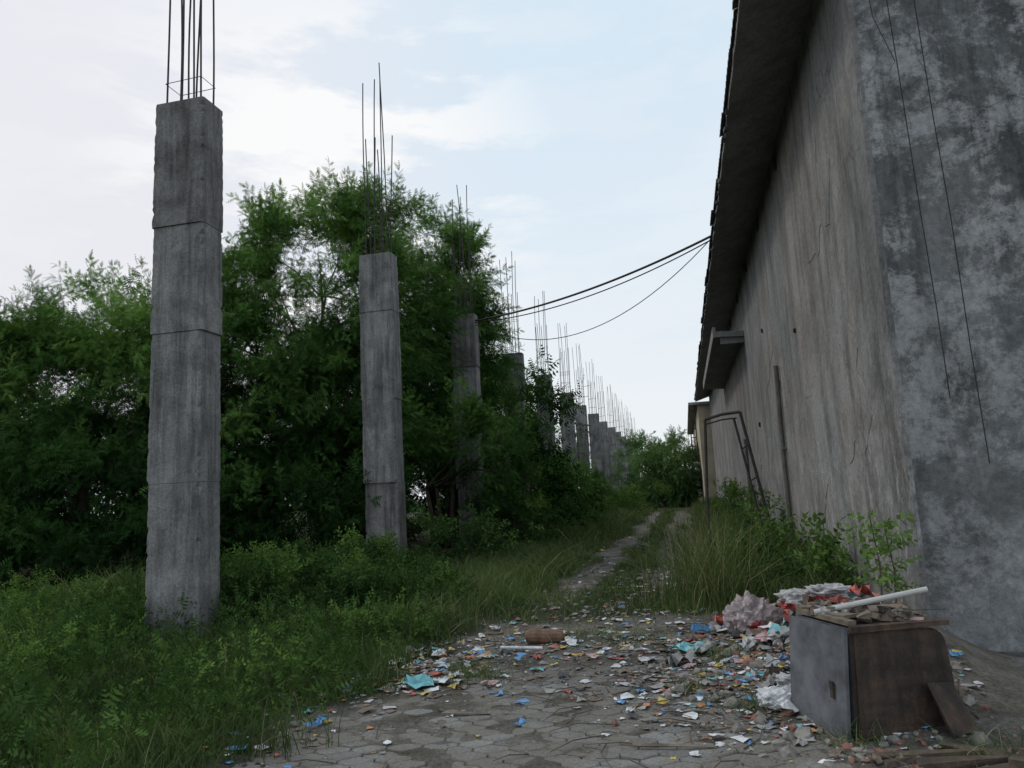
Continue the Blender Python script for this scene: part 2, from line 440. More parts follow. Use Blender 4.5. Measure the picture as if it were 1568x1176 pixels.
cb=empty('cream_building')
mb=MB(); box(mb,(6.2,66,3.4),(10,29.8,6.9),0); mb.build('walls',[M_cream],cb)
mb=MB(); box(mb,(6.0,66,6.95),(10.8,30.4,.18),0); box(mb,(1.0,60,3.0),(.5,6,.12),0); mb.build('roof',[M_soffit],cb)
mb=MB()
for y in(55,60,65): box(mb,(1.19,y,2.1),(.05,1.2,1.2),0)
mb.build('windows',[M_dark],cb)
mb=MB()
for a in(.62,.98): tube(mb,[(a,51.5,3.3),(a,51.2,6.9)],.04,5,0)
for k in range(6): tube(mb,[(.62,51.45-.05*k,3.5+k*.6),(.98,51.45-.05*k,3.5+k*.6)],.03,5,0)
mb.build('metal_ladder',[M_rebar])

mb=MB()
tube(mb,[(.30,13,-.05),(.33,13,1.3),(.41,13.0,2.68)],.028,6,0)
tube(mb,[(.41,13,2.68),(.70,13.0,2.75),(.99,13.0,2.77)],.028,6,0)
tube(mb,[(.43,13,2.60),(.70,13.0,2.66),(.93,13.0,2.67)],.014,6,0)
tube(mb,[(.99,13,2.77),(1.44,13.0,.02)],.028,6,0)
tube(mb,[(.88,13,2.67),(1.31,13.0,.02)],.022,6,0)
for t in(.2,.4,.6,.8): 
    a=np.array([.99,13,2.77])*(1-t)+np.array([1.44,13,.02])*t; b=np.array([.88,13,2.67])*(1-t)+np.array([1.31,13,.02])*t
    tube(mb,[a,b],.014,5,0)
mb.build('metal_gate_frame',[M_rebar])

def sag(a,b,s,n=28):
    a=np.array(a);b=np.array(b); return [a*(1-t)+b*t+np.array([0,0,-s*4*t*(1-t)]) for t in np.linspace(0,1,n)]
cab=empty('overhead_cable')
A=(-5.78,20.95,6.78); B=(1.05,16.7,7.13)
wire('cable_thick',sag(A,B,.26),.03,cab); wire('cable_mid',sag((A[0],A[1],A[2]-.06),(B[0],B[1]+.1,B[2]-.05),.36),.016,cab)
wire('cable_slack',sag((A[0],A[1],A[2]-.1),(B[0],B[1],B[2]-.03),1.25),.011,cab)

# ------------------------------------------------------------------ foliage templates
def orient(d,roll):
    d=d/np.linalg.norm(d,axis=1,keepdims=True)
    up=np.tile([0,0,1.],(len(d),1)); up[np.abs(d[:,2])>.95]=[1,0,0]
    y=np.cross(up,d); y/=np.linalg.norm(y,axis=1,keepdims=True); z=np.cross(d,y)
    c,s=np.cos(roll)[:,None],np.sin(roll)[:,None]
    return np.stack([d, y*c+z*s, -y*s+z*c],1)
def inst(T,TQ,pos,B,scale,droop=0):
    P=np.einsum('mk,nkj->nmj',T,B)*scale[:,None,None]
    if droop:
        h=(P[...,0]**2+P[...,1]**2); P[...,2]-=droop*h/np.maximum(scale[:,None],.01)
    P+=pos[:,None,:]
    Qn=TQ[None]+ (np.arange(len(pos))*len(T))[:,None,None]
    return P.reshape(-1,3),Qn.reshape(-1,4)
def frond_T(npair=7,w=.30):
    v=[];q=[]
    for i in range(npair):
        x=(i+.7)/npair; ww=w*math.sin(math.pi*(.12+.80*x))*1.0
        h=.36/npair; z=-.22*x*x; dz=-.05
        b=len(v)
        v+=[(x-h,0,z),(x+.05,ww,z+dz-.03),(x+h,0,z-.01),(x+.05,-ww,z+dz-.03)]
        q.append([b,b+1,b+2,b+3])
    return np.array(v),np.array(q)
def shoot_T(seed,nf=11,fl=.36,npair=7):
    rr=np.random.default_rng(seed); FT,FQ=frond_T(npair)
    pos=[];dirs=[];sc=[]
    for i in range(nf):
        t=(i+.8)/nf; az=i*2.4+rr.normal(0,.3); an=math.radians(68-30*t+rr.normal(0,8))
        pos.append((t,0,-.10*t*t)); dirs.append((math.cos(an),math.sin(an)*math.cos(az),math.sin(an)*math.sin(az)+.15)); sc.append(fl*(1.1-.5*t)*rr.uniform(.8,1.15))
    pos.append((1,0,-.1)); dirs.append((1,0,-.1)); sc.append(fl*.7)
    P,Qq=inst(FT,FQ,np.array(pos),orient(np.array(dirs),rr.uniform(-.6,.6,len(pos))),np.array(sc))
    b=len(P); st=np.array([(0,-.007,0),(0,.007,0),(.5,.005,-.02),(.5,-.005,-.02),(1,.002,-.1),(1,-.002,-.1)])
    P=np.concatenate([P,st]); Qq=np.concatenate([Qq,[[b,b+1,b+2,b+3],[b+3,b+2,b+4,b+5]]])
    return P,Qq
SH=[shoot_T(s,11,.36,6) for s in(1,2,3)]
SHL=[shoot_T(s,8,.42,4) for s in(4,5)]
def leafshoot_T(seed,n=14,ls=.20):
    rr=np.random.default_rng(seed); L=np.array([(0,0,0),(.45,.27,.03),(1,0,-.10),(.45,-.27,.03)]); LQ=np.array([[0,1,2,3]])
    pos=[];dirs=[];sc=[]
    for i in range(n):
        t=(i+.5)/n; az=i*2.4; pos.append((t,0,0)); an=math.radians(65+rr.normal(0,15))
        dirs.append((math.cos(an),math.sin(an)*math.cos(az),math.sin(an)*math.sin(az))); sc.append(ls*rr.uniform(.7,1.3))
    return inst(L,LQ,np.array(pos,float),orient(np.array(dirs),rr.uniform(-1,1,n)),np.array(sc))
LS=[leafshoot_T(s) for s in(7,8,9)]

class Fol:
    def __init__(s): s.V=[];s.Q=[];s.T=[];s.n=0
    def put(s,tmpl,pos,dirs,scale,tint,droop=0):
        k=R.integers(0,len(tmpl),len(pos))
        for a,(T,TQ) in enumerate(tmpl):
            m=k==a
            if not m.any(): continue
            P,Qn=inst(T,TQ,pos[m],orient(dirs[m],R.uniform(0,6.28,m.sum())),scale[m],droop)
            s.V.append(P); s.Q.append(Qn+s.n); s.n+=len(P)
            s.T.append((np.repeat(tint[m],len(TQ))+R.normal(0,.05,m.sum()*len(TQ))))
    def lobe(s,c,r,n,tmpl,scale=.8,tb=.45,sub=.5,droop=.25,inner=.62,zmin=.15,K=None):
        c=np.array(c,float); r=np.array(r,float)
        K=K or max(8,int(n/20))
        d=R.normal(0,1,(K,3)); d/=np.linalg.norm(d,axis=1,keepdims=True)
        rad=R.uniform(inner,1.02,K)**.8
        cc=c+d*r*rad[:,None]; tk=tb+R.normal(0,.15,K)+.22*d[:,2]+.5*(rad-.85)  # tint paints light into the leaves: tops and outer clumps lighter, undersides darker
        k=R.integers(0,K,n)
        off=R.normal(0,1,(n,3))*sub*np.array([.55,.55,.38])
        pos=cc[k]+off
        dirs=d[k]*.75+R.normal(0,.5,(n,3))+np.array([0,0,.30])
        ok=pos[:,2]>zmin
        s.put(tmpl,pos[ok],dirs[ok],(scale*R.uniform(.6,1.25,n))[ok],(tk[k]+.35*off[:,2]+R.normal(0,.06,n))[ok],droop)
    def sprigs(s,c,r,n,tmpl,scale=1.3,tb=.6,up=.4):
        c=np.array(c,float); r=np.array(r,float)
        d=R.normal(0,1,(n,3)); d[:,2]=np.abs(d[:,2])+up; d/=np.linalg.norm(d,axis=1,keepdims=True)
        pos=c+d*r*R.uniform(.88,1.02,n)[:,None]
        s.put(tmpl,pos,d+R.normal(0,.45,(n,3))+[0,0,.15],scale*R.uniform(.6,1.3,n),tb+R.normal(0,.1,n),.4)
    def build(s,name,m,parent=None):
        return quads_mesh(name,np.concatenate(s.V),np.concatenate(s.Q),np.clip(np.concatenate(s.T),0,1),[m],parent)

M_bark=simple('bark',(.09,.07,.055),.9,.4,6,0,.8)
def tree(name,base,lobes,n,tmpl=SH,scale=.8,tb=.45,sprig=60,matl=M_tree,seed=0,limb=1.):
    e=empty(name)
    rr=random.Random(seed); mb=MB(); bx,by=base
    zt=max(l[0][2] for l in lobes)
    for st in range(3):
        ox,oy=rr.uniform(-.3,.3),rr.uniform(-.3,.3)
        fork=np.array([bx+ox*2,by+oy*2,zt*.45])
        tube(mb,[(bx+ox,by+oy,-.1),(bx+ox*1.4,by+oy*1.3,zt*.2),fork],[.17*limb,.14*limb,.11*limb],8,0)
        for l in lobes:
            c=np.array(l[0],float)+np.array([rr.uniform(-.6,.6) for _ in range(3)])
            mid=(fork+c)/2+np.array([rr.uniform(-.3,.3),rr.uniform(-.3,.3),.3])
            tube(mb,[fork,mid,c],[.09*limb,.06*limb,.03],6,0)
            for q in range(4):
                tgt=c+np.array([rr.uniform(-1,1)*l[1][0],rr.uniform(-1,1)*l[1][1],rr.uniform(-.2,1)*l[1][2]])*.75
                tube(mb,[c,(c+tgt)/2+np.array([0,0,.15]),tgt],[.03,.02,.008],4,0)
    mb.build('trunk_and_limbs',[M_bark],e,True)
    F=Fol(); vol=[l[1][0]*l[1][1]+l[1][1]*l[1][2]+l[1][0]*l[1][2] for l in lobes]; tot=sum(vol)
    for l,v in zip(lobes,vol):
        t=l[2] if len(l)>2 else tb  # per-lobe tint; low lobes carry the shade under the crown in leaf colour
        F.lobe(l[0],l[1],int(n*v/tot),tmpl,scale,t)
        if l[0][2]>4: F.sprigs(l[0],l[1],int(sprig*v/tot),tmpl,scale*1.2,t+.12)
    F.build('foliage',matl,e)
    return e
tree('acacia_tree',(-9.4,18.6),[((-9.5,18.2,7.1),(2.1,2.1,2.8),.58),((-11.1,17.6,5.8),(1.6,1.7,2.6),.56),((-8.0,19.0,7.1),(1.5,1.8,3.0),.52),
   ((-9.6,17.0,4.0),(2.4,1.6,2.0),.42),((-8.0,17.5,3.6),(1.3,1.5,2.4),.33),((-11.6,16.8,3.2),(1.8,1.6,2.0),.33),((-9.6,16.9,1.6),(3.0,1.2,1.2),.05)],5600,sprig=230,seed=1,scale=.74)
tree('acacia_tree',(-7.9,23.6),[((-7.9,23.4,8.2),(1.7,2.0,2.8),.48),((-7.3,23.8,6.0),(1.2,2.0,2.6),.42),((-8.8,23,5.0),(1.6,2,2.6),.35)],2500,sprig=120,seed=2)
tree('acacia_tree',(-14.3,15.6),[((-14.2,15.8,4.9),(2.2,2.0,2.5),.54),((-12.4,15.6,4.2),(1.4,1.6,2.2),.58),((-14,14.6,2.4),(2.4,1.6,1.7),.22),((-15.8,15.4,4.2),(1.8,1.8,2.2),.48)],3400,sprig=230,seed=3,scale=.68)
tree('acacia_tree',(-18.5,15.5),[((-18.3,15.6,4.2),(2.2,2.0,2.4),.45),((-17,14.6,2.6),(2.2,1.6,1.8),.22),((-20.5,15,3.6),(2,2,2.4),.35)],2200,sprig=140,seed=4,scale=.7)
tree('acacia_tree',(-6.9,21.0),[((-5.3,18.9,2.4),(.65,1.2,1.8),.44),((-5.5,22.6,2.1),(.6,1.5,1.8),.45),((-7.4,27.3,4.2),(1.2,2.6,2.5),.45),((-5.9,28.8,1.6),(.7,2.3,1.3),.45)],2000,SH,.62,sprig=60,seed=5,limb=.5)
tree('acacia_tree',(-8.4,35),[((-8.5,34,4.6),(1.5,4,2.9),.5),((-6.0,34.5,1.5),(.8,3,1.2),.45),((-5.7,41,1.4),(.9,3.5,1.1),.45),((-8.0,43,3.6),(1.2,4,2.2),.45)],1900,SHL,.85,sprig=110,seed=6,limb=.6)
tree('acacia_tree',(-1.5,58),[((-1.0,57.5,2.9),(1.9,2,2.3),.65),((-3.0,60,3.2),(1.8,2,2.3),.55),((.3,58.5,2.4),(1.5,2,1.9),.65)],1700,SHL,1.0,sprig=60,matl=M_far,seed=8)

F=Fol()
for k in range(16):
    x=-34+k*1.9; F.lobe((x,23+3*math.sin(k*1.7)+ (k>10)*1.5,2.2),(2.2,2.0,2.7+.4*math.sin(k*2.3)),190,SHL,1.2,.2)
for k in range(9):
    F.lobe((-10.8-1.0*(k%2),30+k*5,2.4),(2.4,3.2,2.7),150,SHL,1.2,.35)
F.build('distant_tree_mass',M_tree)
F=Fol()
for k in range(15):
    x=-23+k*1.12; F.lobe((x,12.6+.5*math.sin(k*2.7)+(x>-9.5)*2.6,1.2+.3*math.sin(k*1.9)),(1.1,.8,1.2),150,SH if k%2 else SHL,.6,.12,zmin=.05)  # low tint paints the under-tree shade into these leaves
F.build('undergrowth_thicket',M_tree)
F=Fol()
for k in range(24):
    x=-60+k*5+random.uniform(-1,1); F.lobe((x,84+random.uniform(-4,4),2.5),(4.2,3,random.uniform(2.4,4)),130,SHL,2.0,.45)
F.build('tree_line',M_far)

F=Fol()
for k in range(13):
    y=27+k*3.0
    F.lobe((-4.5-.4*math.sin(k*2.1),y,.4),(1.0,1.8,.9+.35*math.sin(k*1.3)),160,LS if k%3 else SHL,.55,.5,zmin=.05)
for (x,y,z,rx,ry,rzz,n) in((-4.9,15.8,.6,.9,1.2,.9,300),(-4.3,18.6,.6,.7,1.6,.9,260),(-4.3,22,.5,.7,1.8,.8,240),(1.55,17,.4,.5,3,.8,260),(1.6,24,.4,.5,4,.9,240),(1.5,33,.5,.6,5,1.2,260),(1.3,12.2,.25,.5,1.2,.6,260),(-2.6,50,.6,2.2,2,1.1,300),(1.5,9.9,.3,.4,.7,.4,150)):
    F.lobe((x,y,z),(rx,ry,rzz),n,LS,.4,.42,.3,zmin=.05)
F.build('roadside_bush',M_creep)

F=Fol()
for k in range(36):
    x=R.uniform(-6.9,-3.8); y=R.uniform(8.9,12.6); e_=sst(-3.4,-5.0,x)
    hh=.28+.40*e_+R.normal(0,.06)
    F.lobe((x,y,hh*.45),(.55,.55,hh*.75),200,LS,.26,.28+R.normal(0,.06),.16,zmin=.04,inner=.7)
n=5200
x=R.uniform(-10.5,-3.0,n); y=R.uniform(8.0,11.4,n)
dens=sst(-3.0,-3.8,x+gn(x,y,1.5,21)*.35)*sst(7.9,8.8,y+gn(x,y,1.4,22)*.4)
h=.20+.10*gn(x,y,1.6,23)
ok=R.uniform(0,1,n)<dens; x,y,h=x[ok],y[ok],h[ok]
u=R.uniform(.3,1,len(x))
pos=np.stack([x,y,gh(x,y)+h*u],-1); d=R.normal(0,.7,pos.shape)+[0.2,-.3,.55]
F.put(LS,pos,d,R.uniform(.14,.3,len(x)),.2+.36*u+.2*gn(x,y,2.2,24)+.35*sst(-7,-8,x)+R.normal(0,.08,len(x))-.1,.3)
F.build('creeper_hedge',M_creep)

F=Fol()
n=15000
x=R.uniform(-14,-2.4,n); y=R.uniform(2.6,10.4,n)
pr=sst(.1,-.4,x-xl(y)+gn(x,y,1.4,31)*.3)*(.12+.6*sst(-.1,.5,gn(x,y,1.9,34))+.7*sst(7.2,8.6,y+gn(x,y,.9,32)))
ok=R.uniform(0,1,n)<pr; x,y=x[ok],y[ok]
hm=.16+.26*sst(-.2,.6,gn(x,y,1.9,34))
pos=np.stack([x,y,gh(x,y)+R.uniform(.1,1.2,len(x))*hm],-1)
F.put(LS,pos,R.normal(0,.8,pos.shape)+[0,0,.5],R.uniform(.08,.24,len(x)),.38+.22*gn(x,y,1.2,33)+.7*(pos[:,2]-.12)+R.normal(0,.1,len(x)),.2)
n=1000; x=R.uniform(-9,-2.7,n); y=R.uniform(2.8,9.5,n)
ok=(x<xl(y)-.2); x,y=x[ok],y[ok]
pos=np.stack([x,y,gh(x,y)+.1],-1)
F.put(SHL,pos,R.normal(0,.5,pos.shape)+[0,0,.7],R.uniform(.15,.48,len(x)),.48+R.normal(0,.16,len(x)),.4)
F.build('weed_patch',M_creep)

# ------------------------------------------------------------------ grass
def blades(x,y,h,w,lean,tint):
    n=len(x); z=gh(x,y)-.01; a=R.uniform(0,6.28,n); b=R.uniform(0,6.28,n)
    ts=np.array([0,.35,.7,1.]); ww=np.array([1,.85,.55,.06])
    P=np.zeros((n,8,3))
    for k,t in enumerate(ts):
        off=lean*h*t**1.9
        cx=x+np.cos(b)*off; cy=y+np.sin(b)*off; cz=z+h*(t-.28*np.minimum(lean,1.2)*t*t)
        for s,sg in((0,-1),(1,1)):
            P[:,k*2+s,0]=cx+sg*np.cos(a)*w*ww[k]; P[:,k*2+s,1]=cy+sg*np.sin(a)*w*ww[k]; P[:,k*2+s,2]=cz
    q=np.array([[0,1,3,2],[2,3,5,4],[4,5,7,6]])
    Qn=(q[None]+(np.arange(n)*8)[:,None,None]).reshape(-1,4)
    return P.reshape(-1,3),Qn,np.repeat(tint,3)
def build_blades(name,sets):
    V=[];Qs=[];T=[];n=0
    for s in sets:
        P,q,t=blades(*s); V.append(P);Qs.append(q+n);T.append(t);n+=len(P)
    quads_mesh(name,np.concatenate(V),np.concatenate(Qs),np.clip(np.concatenate(T),0,1),[M_grass])
def scat(n,x0,x1,y0,y1,fn):
    x=R.uniform(x0,x1,n); y=R.uniform(y0,y1,n); ok=R.uniform(0,1,n)<fn(x,y); return x[ok],y[ok]
S=[]
def addset(x,y,h,w,l,tb=.45,dry=.06):
    n=len(x); t=tb+.2*gn(x,y,1.6,41)+R.normal(0,.12,n); t=np.where(R.uniform(0,1,n)<dry,.97,np.clip(t,0,.86))
    S.append((x,y,h,w,l,t))
x,y=scat(85000,-10,-2.1,2.2,9.0,lambda x,y: sst(.15,-.35,x-xl(y)+gn(x,y,2.2,42)*.22)*(.25+.75*sst(-.5,.6,gn(x,y,3,43))))
n=len(x); addset(x,y,R.uniform(.10,.36,n)*(1+.5*gn(x,y,2,44)),R.uniform(.0022,.0045,n),R.uniform(.2,1.1,n),.40)
x,y=scat(7000,-18,-9,3,11,lambda x,y:.9+0*x); n=len(x); addset(x,y,R.uniform(.15,.4,n),R.uniform(.004,.008,n),R.uniform(.2,1,n),.35)
x,y=scat(900,-9,-7.3,8.6,10.2,lambda x,y: sst(.1,.5,gn(x,y,2.5,45))); n=len(x); addset(x,y,R.uniform(.4,.95,n),R.uniform(.006,.012,n),R.uniform(.2,.9,n),.4)
x,y=scat(3200,-5.4,-3.0,6.8,9.2,lambda x,y: sst(-.2,.5,gn(x,y,2.5,46))); n=len(x); addset(x,y,R.uniform(.2,.5,n),R.uniform(.003,.007,n),R.uniform(.2,1.,n),.42)
x,y=scat(85000,-4.6,2.,8.0,20,lambda x,y: grassy(x,y)*(.3+.7*sst(-.3,.6,gn(x,y,2.6,47)))*sst(2.0,1.9,x)); n=len(x)
side=sst(-2.0,-3.0,x)+sst(.1,.8,x)
addset(x,y,(R.uniform(.06,.20,n)+side*R.uniform(.06,.4,n)),R.uniform(.003,.006,n),R.uniform(.3,1.3,n),.5,.12)
x,y=scat(28000,-5,2.,20,50,lambda x,y: grassy(x,y)*(.4+.6*sst(-.4,.6,gn(x,y,1.6,48)))); n=len(x)
side=sst(-2.0,-3.0,x)+sst(.1,.8,x)
addset(x,y,(R.uniform(.1,.25,n)+side*R.uniform(.2,.7,n)),R.uniform(.007,.014,n),R.uniform(.3,1.0,n),.5,.14)
for (cx,cy,k,s) in((-1.9,6.55,220,.15),(-2.1,6.8,120,.12),(-.75,8.1,200,.25),(.35,5.75,160,.14),(.2,7.2,160,.18),(-.1,6.2,60,.1),(1.95,4.8,160,.15),(1.5,4.85,120,.15),(-1.4,8.4,160,.3),(.9,5.1,80,.1)):
    x=R.normal(cx,s,k); y=R.normal(cy,s*.7,k); addset(x,y,R.uniform(.05,.22,k),R.uniform(.002,.004,k),R.uniform(.4,1.3,k),.5,.1)
build_blades('grass',S)
S=[]
for (cx,cy,k,s,h) in((.25,10.0,520,.24,1.35),(.55,10.8,320,.25,1.25),(.05,11.5,200,.2,1.3),(.9,12.5,260,.3,1.0),(.2,14.5,260,.35,1.3),(.3,18,260,.5,1.6),(-.3,10.3,90,.25,.9)):
    x=R.normal(cx,s,k); y=R.normal(cy,s,k); addset(x,y,R.uniform(.4,1.1,k)*h,R.uniform(.0035,.007,k),R.uniform(.1,.75,k)+ (R.uniform(0,1,k)<.2)*1.0,.45,.22)
x=R.normal(-2.5,.35,60); y=R.normal(13.2,.6,60); addset(x,y,R.uniform(.5,1.0,60),R.uniform(.004,.007,60),R.uniform(.8,1.8,60),.7,.2)
build_blades('tall_grass',S)

mb=MB(); F=Fol()
for (bx,by,h,k) in((1.48,6.75,.85,8),(1.62,6.9,.7,6)):
    z0=float(gh(bx,by)); pts=[(bx,by,z0),(bx+.02,by,z0+h*.5),(bx-.02,by,z0+h)]
    tube(mb,pts,[.009,.007,.004],5,0)
    pos=[];dd=[]
    for q in range(k*2):
        t=.25+.75*q/(k*2); a=q*2.4; pos.append((bx,by,z0+h*t)); dd.append((math.cos(a),math.sin(a),.45))
    F.put(LS,np.array(pos),np.array(dd),R.uniform(.2,.34,len(pos)),R.uniform(.7,.95,len(pos)),.3)
e=empty('sapling'); mb.build('stem',[M_bark],e); F.build('leaves',M_creep,e)

# ------------------------------------------------------------------ rubbish
pal=[('litter_white',(.56,.56,.57)),('litter_blue',(.09,.26,.50)),('litter_red',(.42,.09,.07)),('litter_yellow',(.48,.36,.08)),('litter_cyan',(.15,.40,.44)),
     ('litter_orange',(.45,.20,.08)),('litter_brown',(.15,.11,.08)),('litter_grey',(.26,.25,.24)),('litter_pink',(.46,.30,.30)),('litter_dark',(.04,.04,.045))]
PM=[simple(n_,c,.6,.3,12) for n_,c in pal]
wts=[.19,.065,.05,.06,.035,.035,.28,.20,.04,.07]
mb=MB()
def scrap(x,y,s,m,lift=0,rough=.3):
    z=max(float(gh(x,y)),-.002)+lift; a=random.uniform(0,6.28); ca,sa=math.cos(a),math.sin(a); asp=random.uniform(.3,1); n=5 if s>.12 else 3
    v=[]
    for i in range(n):
        for j in range(n):
            u=(i/(n-1)-.5)*s+random.gauss(0,s*.08); w=(j/(n-1)-.5)*s*asp+random.gauss(0,s*.08)
            v.append((x+u*ca-w*sa,y+u*sa+w*ca,z+.006+abs(random.gauss(0,s*rough*.4))))
    f=[[i*n+j,i*n+j+1,(i+1)*n+j+1,(i+1)*n+j] for i in range(n-1) for j in range(n-1)]
    mb.add(v,f,m)
def cluster(cx,cy,sx,sy,k,smin,smax,w=wts):
    w=np.array(w,float); w=w/w.sum()
    for _ in range(k):
        x=random.gauss(cx,sx); y=random.gauss(cy,sy)
        if x>1.9 or y<3: continue
        s=smin+(smax-smin)*random.random()**3.2
        scrap(x,y,s,int(R.choice(len(w),p=w)))
cluster(-2.5,6.9,.50,.6,750,.012,.13)
cluster(-2.0,7.9,.9,.5,420,.012,.11)
cluster(.0,7.4,.9,.75,1150,.012,.12)
cluster(.3,6.4,.6,.65,1000,.012,.11)
cluster(1.0,7.3,.4,.8,900,.02,.16)
cluster(.35,5.6,.45,.4,420,.010,.08)
cluster(-.6,12.8,.6,1.2,300,.02,.13,[.3,.02,.05,.02,.02,.05,.1,.14,.3,0])
cluster(-1.0,9.5,1.2,.8,380,.015,.11)
cluster(-1.0,5.6,1.3,1.2,220,.008,.05,[.12,.04,.03,.03,.02,.02,.4,.3,.02,.05])
cluster(-2.8,5.2,.35,.9,160,.015,.10)
cluster(-1.2,17,.8,4,200,.03,.14)
for (x,y,s,m) in((-2.35,6.25,.26,4),(-2.2,6.35,.18,0),(-2.6,7.5,.2,0),(-2.2,7.3,.16,5),(-2.9,7.1,.16,0),(-1.75,6.35,.14,8),(.1,8.3,.3,1),(.25,8.25,.3,0),(-.1,7.5,.26,4),(-.45,7.2,.2,0),(.55,5.65,.3,0),(.9,8.2,.35,0),(1.2,8.4,.4,8),(1.35,8.1,.35,2),(-2.75,5.2,.16,1),(-3.0,4.6,.12,1),(.4,7.9,.25,9),(-1.3,7.9,.22,0),(.8,7.0,.3,7),(.6,6.5,.22,0),(-1.55,8.5,.16,0),(-3.2,8.2,.14,1)):
    scrap(x,y,s,m,.01,.3)
for _ in range(70):
    scrap(random.gauss(.95,.32),random.gauss(7.5,.65),random.uniform(.12,.30),random.choice([0,7,7,8,2,9,6,6,4]),.02,.5)
mb.build('litter',PM)

M_stone=simple('rubble_stone',(.21,.195,.175),.95,.4,6,0,.7); M_brick=simple('brick_rubble',(.20,.10,.075),.95,.35,6,0,.7)
bm=bmesh.new(); bmesh.ops.create_icosphere(bm,subdivisions=1,radius=1)
ICO=np.array([p.co[:] for p in bm.verts]); ICF=[[q.index for q in fc.verts] for fc in bm.faces]; bm.free()
def rocks(name,items,mats):
    mb=MB()
    for (x,y,s,m) in items:
        v=ICO*(1+R.normal(0,.18,(len(ICO),1)))*np.array([random.uniform(.6,1.2),random.uniform(.6,1.2),random.uniform(.4,.8)])*s
        M=np.array(Matrix.Rotation(random.uniform(0,6),3,'Z')@Matrix.Rotation(random.uniform(-.5,.5),3,'X'))
        mb.add(v@M.T+np.array([x,y,float(gh(x,y))+s*.2]),ICF,m)
    return mb.build(name,mats)
it=[]
for _ in range(1100):
    x=random.gauss(.9,.6); y=random.gauss(6.9,1.1)
    if x<1.85: it.append((x,y,.010+.06*random.random()**3,0 if random.random()<.8 else 1))
for _ in range(700): it.append((random.uniform(-3.0,1.6),random.gauss(7.7,1.0),.006+.028*random.random()**2.5,0))
for _ in range(600): it.append((random.gauss(-1.1,.9),random.uniform(9,24),.010+.05*random.random()**2,0))
for _ in range(220): it.append((random.uniform(.6,2.1),random.gauss(4.8,.35),.008+.035*random.random()**2,0 if random.random()<.6 else 1))
for _ in range(300): it.append((random.uniform(-2.8,1.6),random.uniform(3.5,7),.004+.012*random.random()**2,0))
rocks('rubble',it,[M_stone,M_brick])
it=[(random.gauss(-3.9,.45),random.gauss(13.2,.35),random.uniform(.05,.14),1 if random.random()<.7 else 0) for _ in range(90)]
rocks('brick_pile',it,[M_stone,M_brick])
mb=MB()
for _ in range(200):
    x=random.gauss(.3,1.1); y=random.gauss(6.5,1.3)
    if x>1.7: continue
    a=random.uniform(0,6.28); L=random.uniform(.1,.5); z=max(float(gh(x,y)),0)+.012
    pts=[(x,y,z),(x+L*.5*math.cos(a),y+L*.5*math.sin(a),z+random.uniform(0,.03)),(x+L*math.cos(a+.2),y+L*math.sin(a+.2),z+random.uniform(0,.02))]
    tube(mb,pts,[.005,.004,.002],5,0)
mb.build('fallen_twigs',[M_bark])

M_log=simple('log_wood',(.17,.10,.065),.85,.35,9,0,.8)
mb=MB(); pts=[(-1.78+.40*t,7.95+.05*t,.09+.008*math.sin(t*7)) for t in np.linspace(0,1,9)]
tube(mb,pts,np.array([.055,.072,.078,.075,.08,.077,.073,.070,.05]),12,0); mb.build('log',[M_log],smooth=False)
mb=MB(); tube(mb,[(-2.0,7.72,.03),(-1.55,7.68,.03)],.016,8,0); mb.build('plastic_stick',[PM[0]])

bm=bmesh.new(); bmesh.ops.create_icosphere(bm,subdivisions=5,radius=1)
IC4=np.array([p.co[:] for p in bm.verts]); IF4=[[q.index for q in fc.verts] for fc in bm.faces]; bm.free()
def sack(name,c,s,mats,seed,rzv=0.):
    rr=np.random.default_rng(seed); v=IC4.copy(); f=IF4
    n0=0
    for k in range(26):
        d=rr.normal(0,1,3); fq=rr.uniform(1.2,7.5); n0=n0+np.abs(np.sin(v@d*fq+rr.uniform(0,6)+1.2*np.sin(v@rr.normal(0,1,3)*3)))*rr.uniform(.3,1)/fq**.7
    v=v*(1.0-.15*(n0-n0.mean())/n0.std())[:,None]
    v=np.sign(v)*np.abs(v)**.85
    v[:,2]=np.where(v[:,2]<-.45,-.45+(v[:,2]+.45)*.2,v[:,2])
    v=v*np.array(s)+np.array(c)
    mb=MB()
    mb.add(v,f,0)
    for i,q in enumerate(f):
        m=v[q[0]]; t=(m[2]-c[2])/s[2]+.5*math.sin(m[0]*14+seed)
        mb.m[i]=0 if t>-.35 else 1
    return mb.build(name,mats,smooth=False)
M_sackw=simple('sack_white',(.36,.35,.35),.7,.4,9,0,.8); M_sackr=simple('sack_red',(.36,.07,.07),.7,.35,12)
M_sackp=simple('sack_pink',(.34,.28,.28),.7,.4,8,0,.8)
sack('plastic_sack',(.55,8.1,.20),(.25,.20,.23),[M_sackp,M_sackr],3)
sack('plastic_sack',(1.02,8.0,.40),(.22,.2,.10),[M_sackw,M_sackr],5)
sack('plastic_sack',(1.25,7.6,.52),(.20,.18,.09),[M_sackw,M_sackr],8)
sack('plastic_sack',(.78,7.1,.20),(.15,.14,.09),[M_sackw,PM[7]],9)
sack('plastic_bag',(.52,5.75,.07),(.14,.12,.07),[PM[0],PM[0]],11)
sack('plastic_bag',(.66,6.05,.10),(.12,.10,.07),[M_sackw,PM[0]],12)

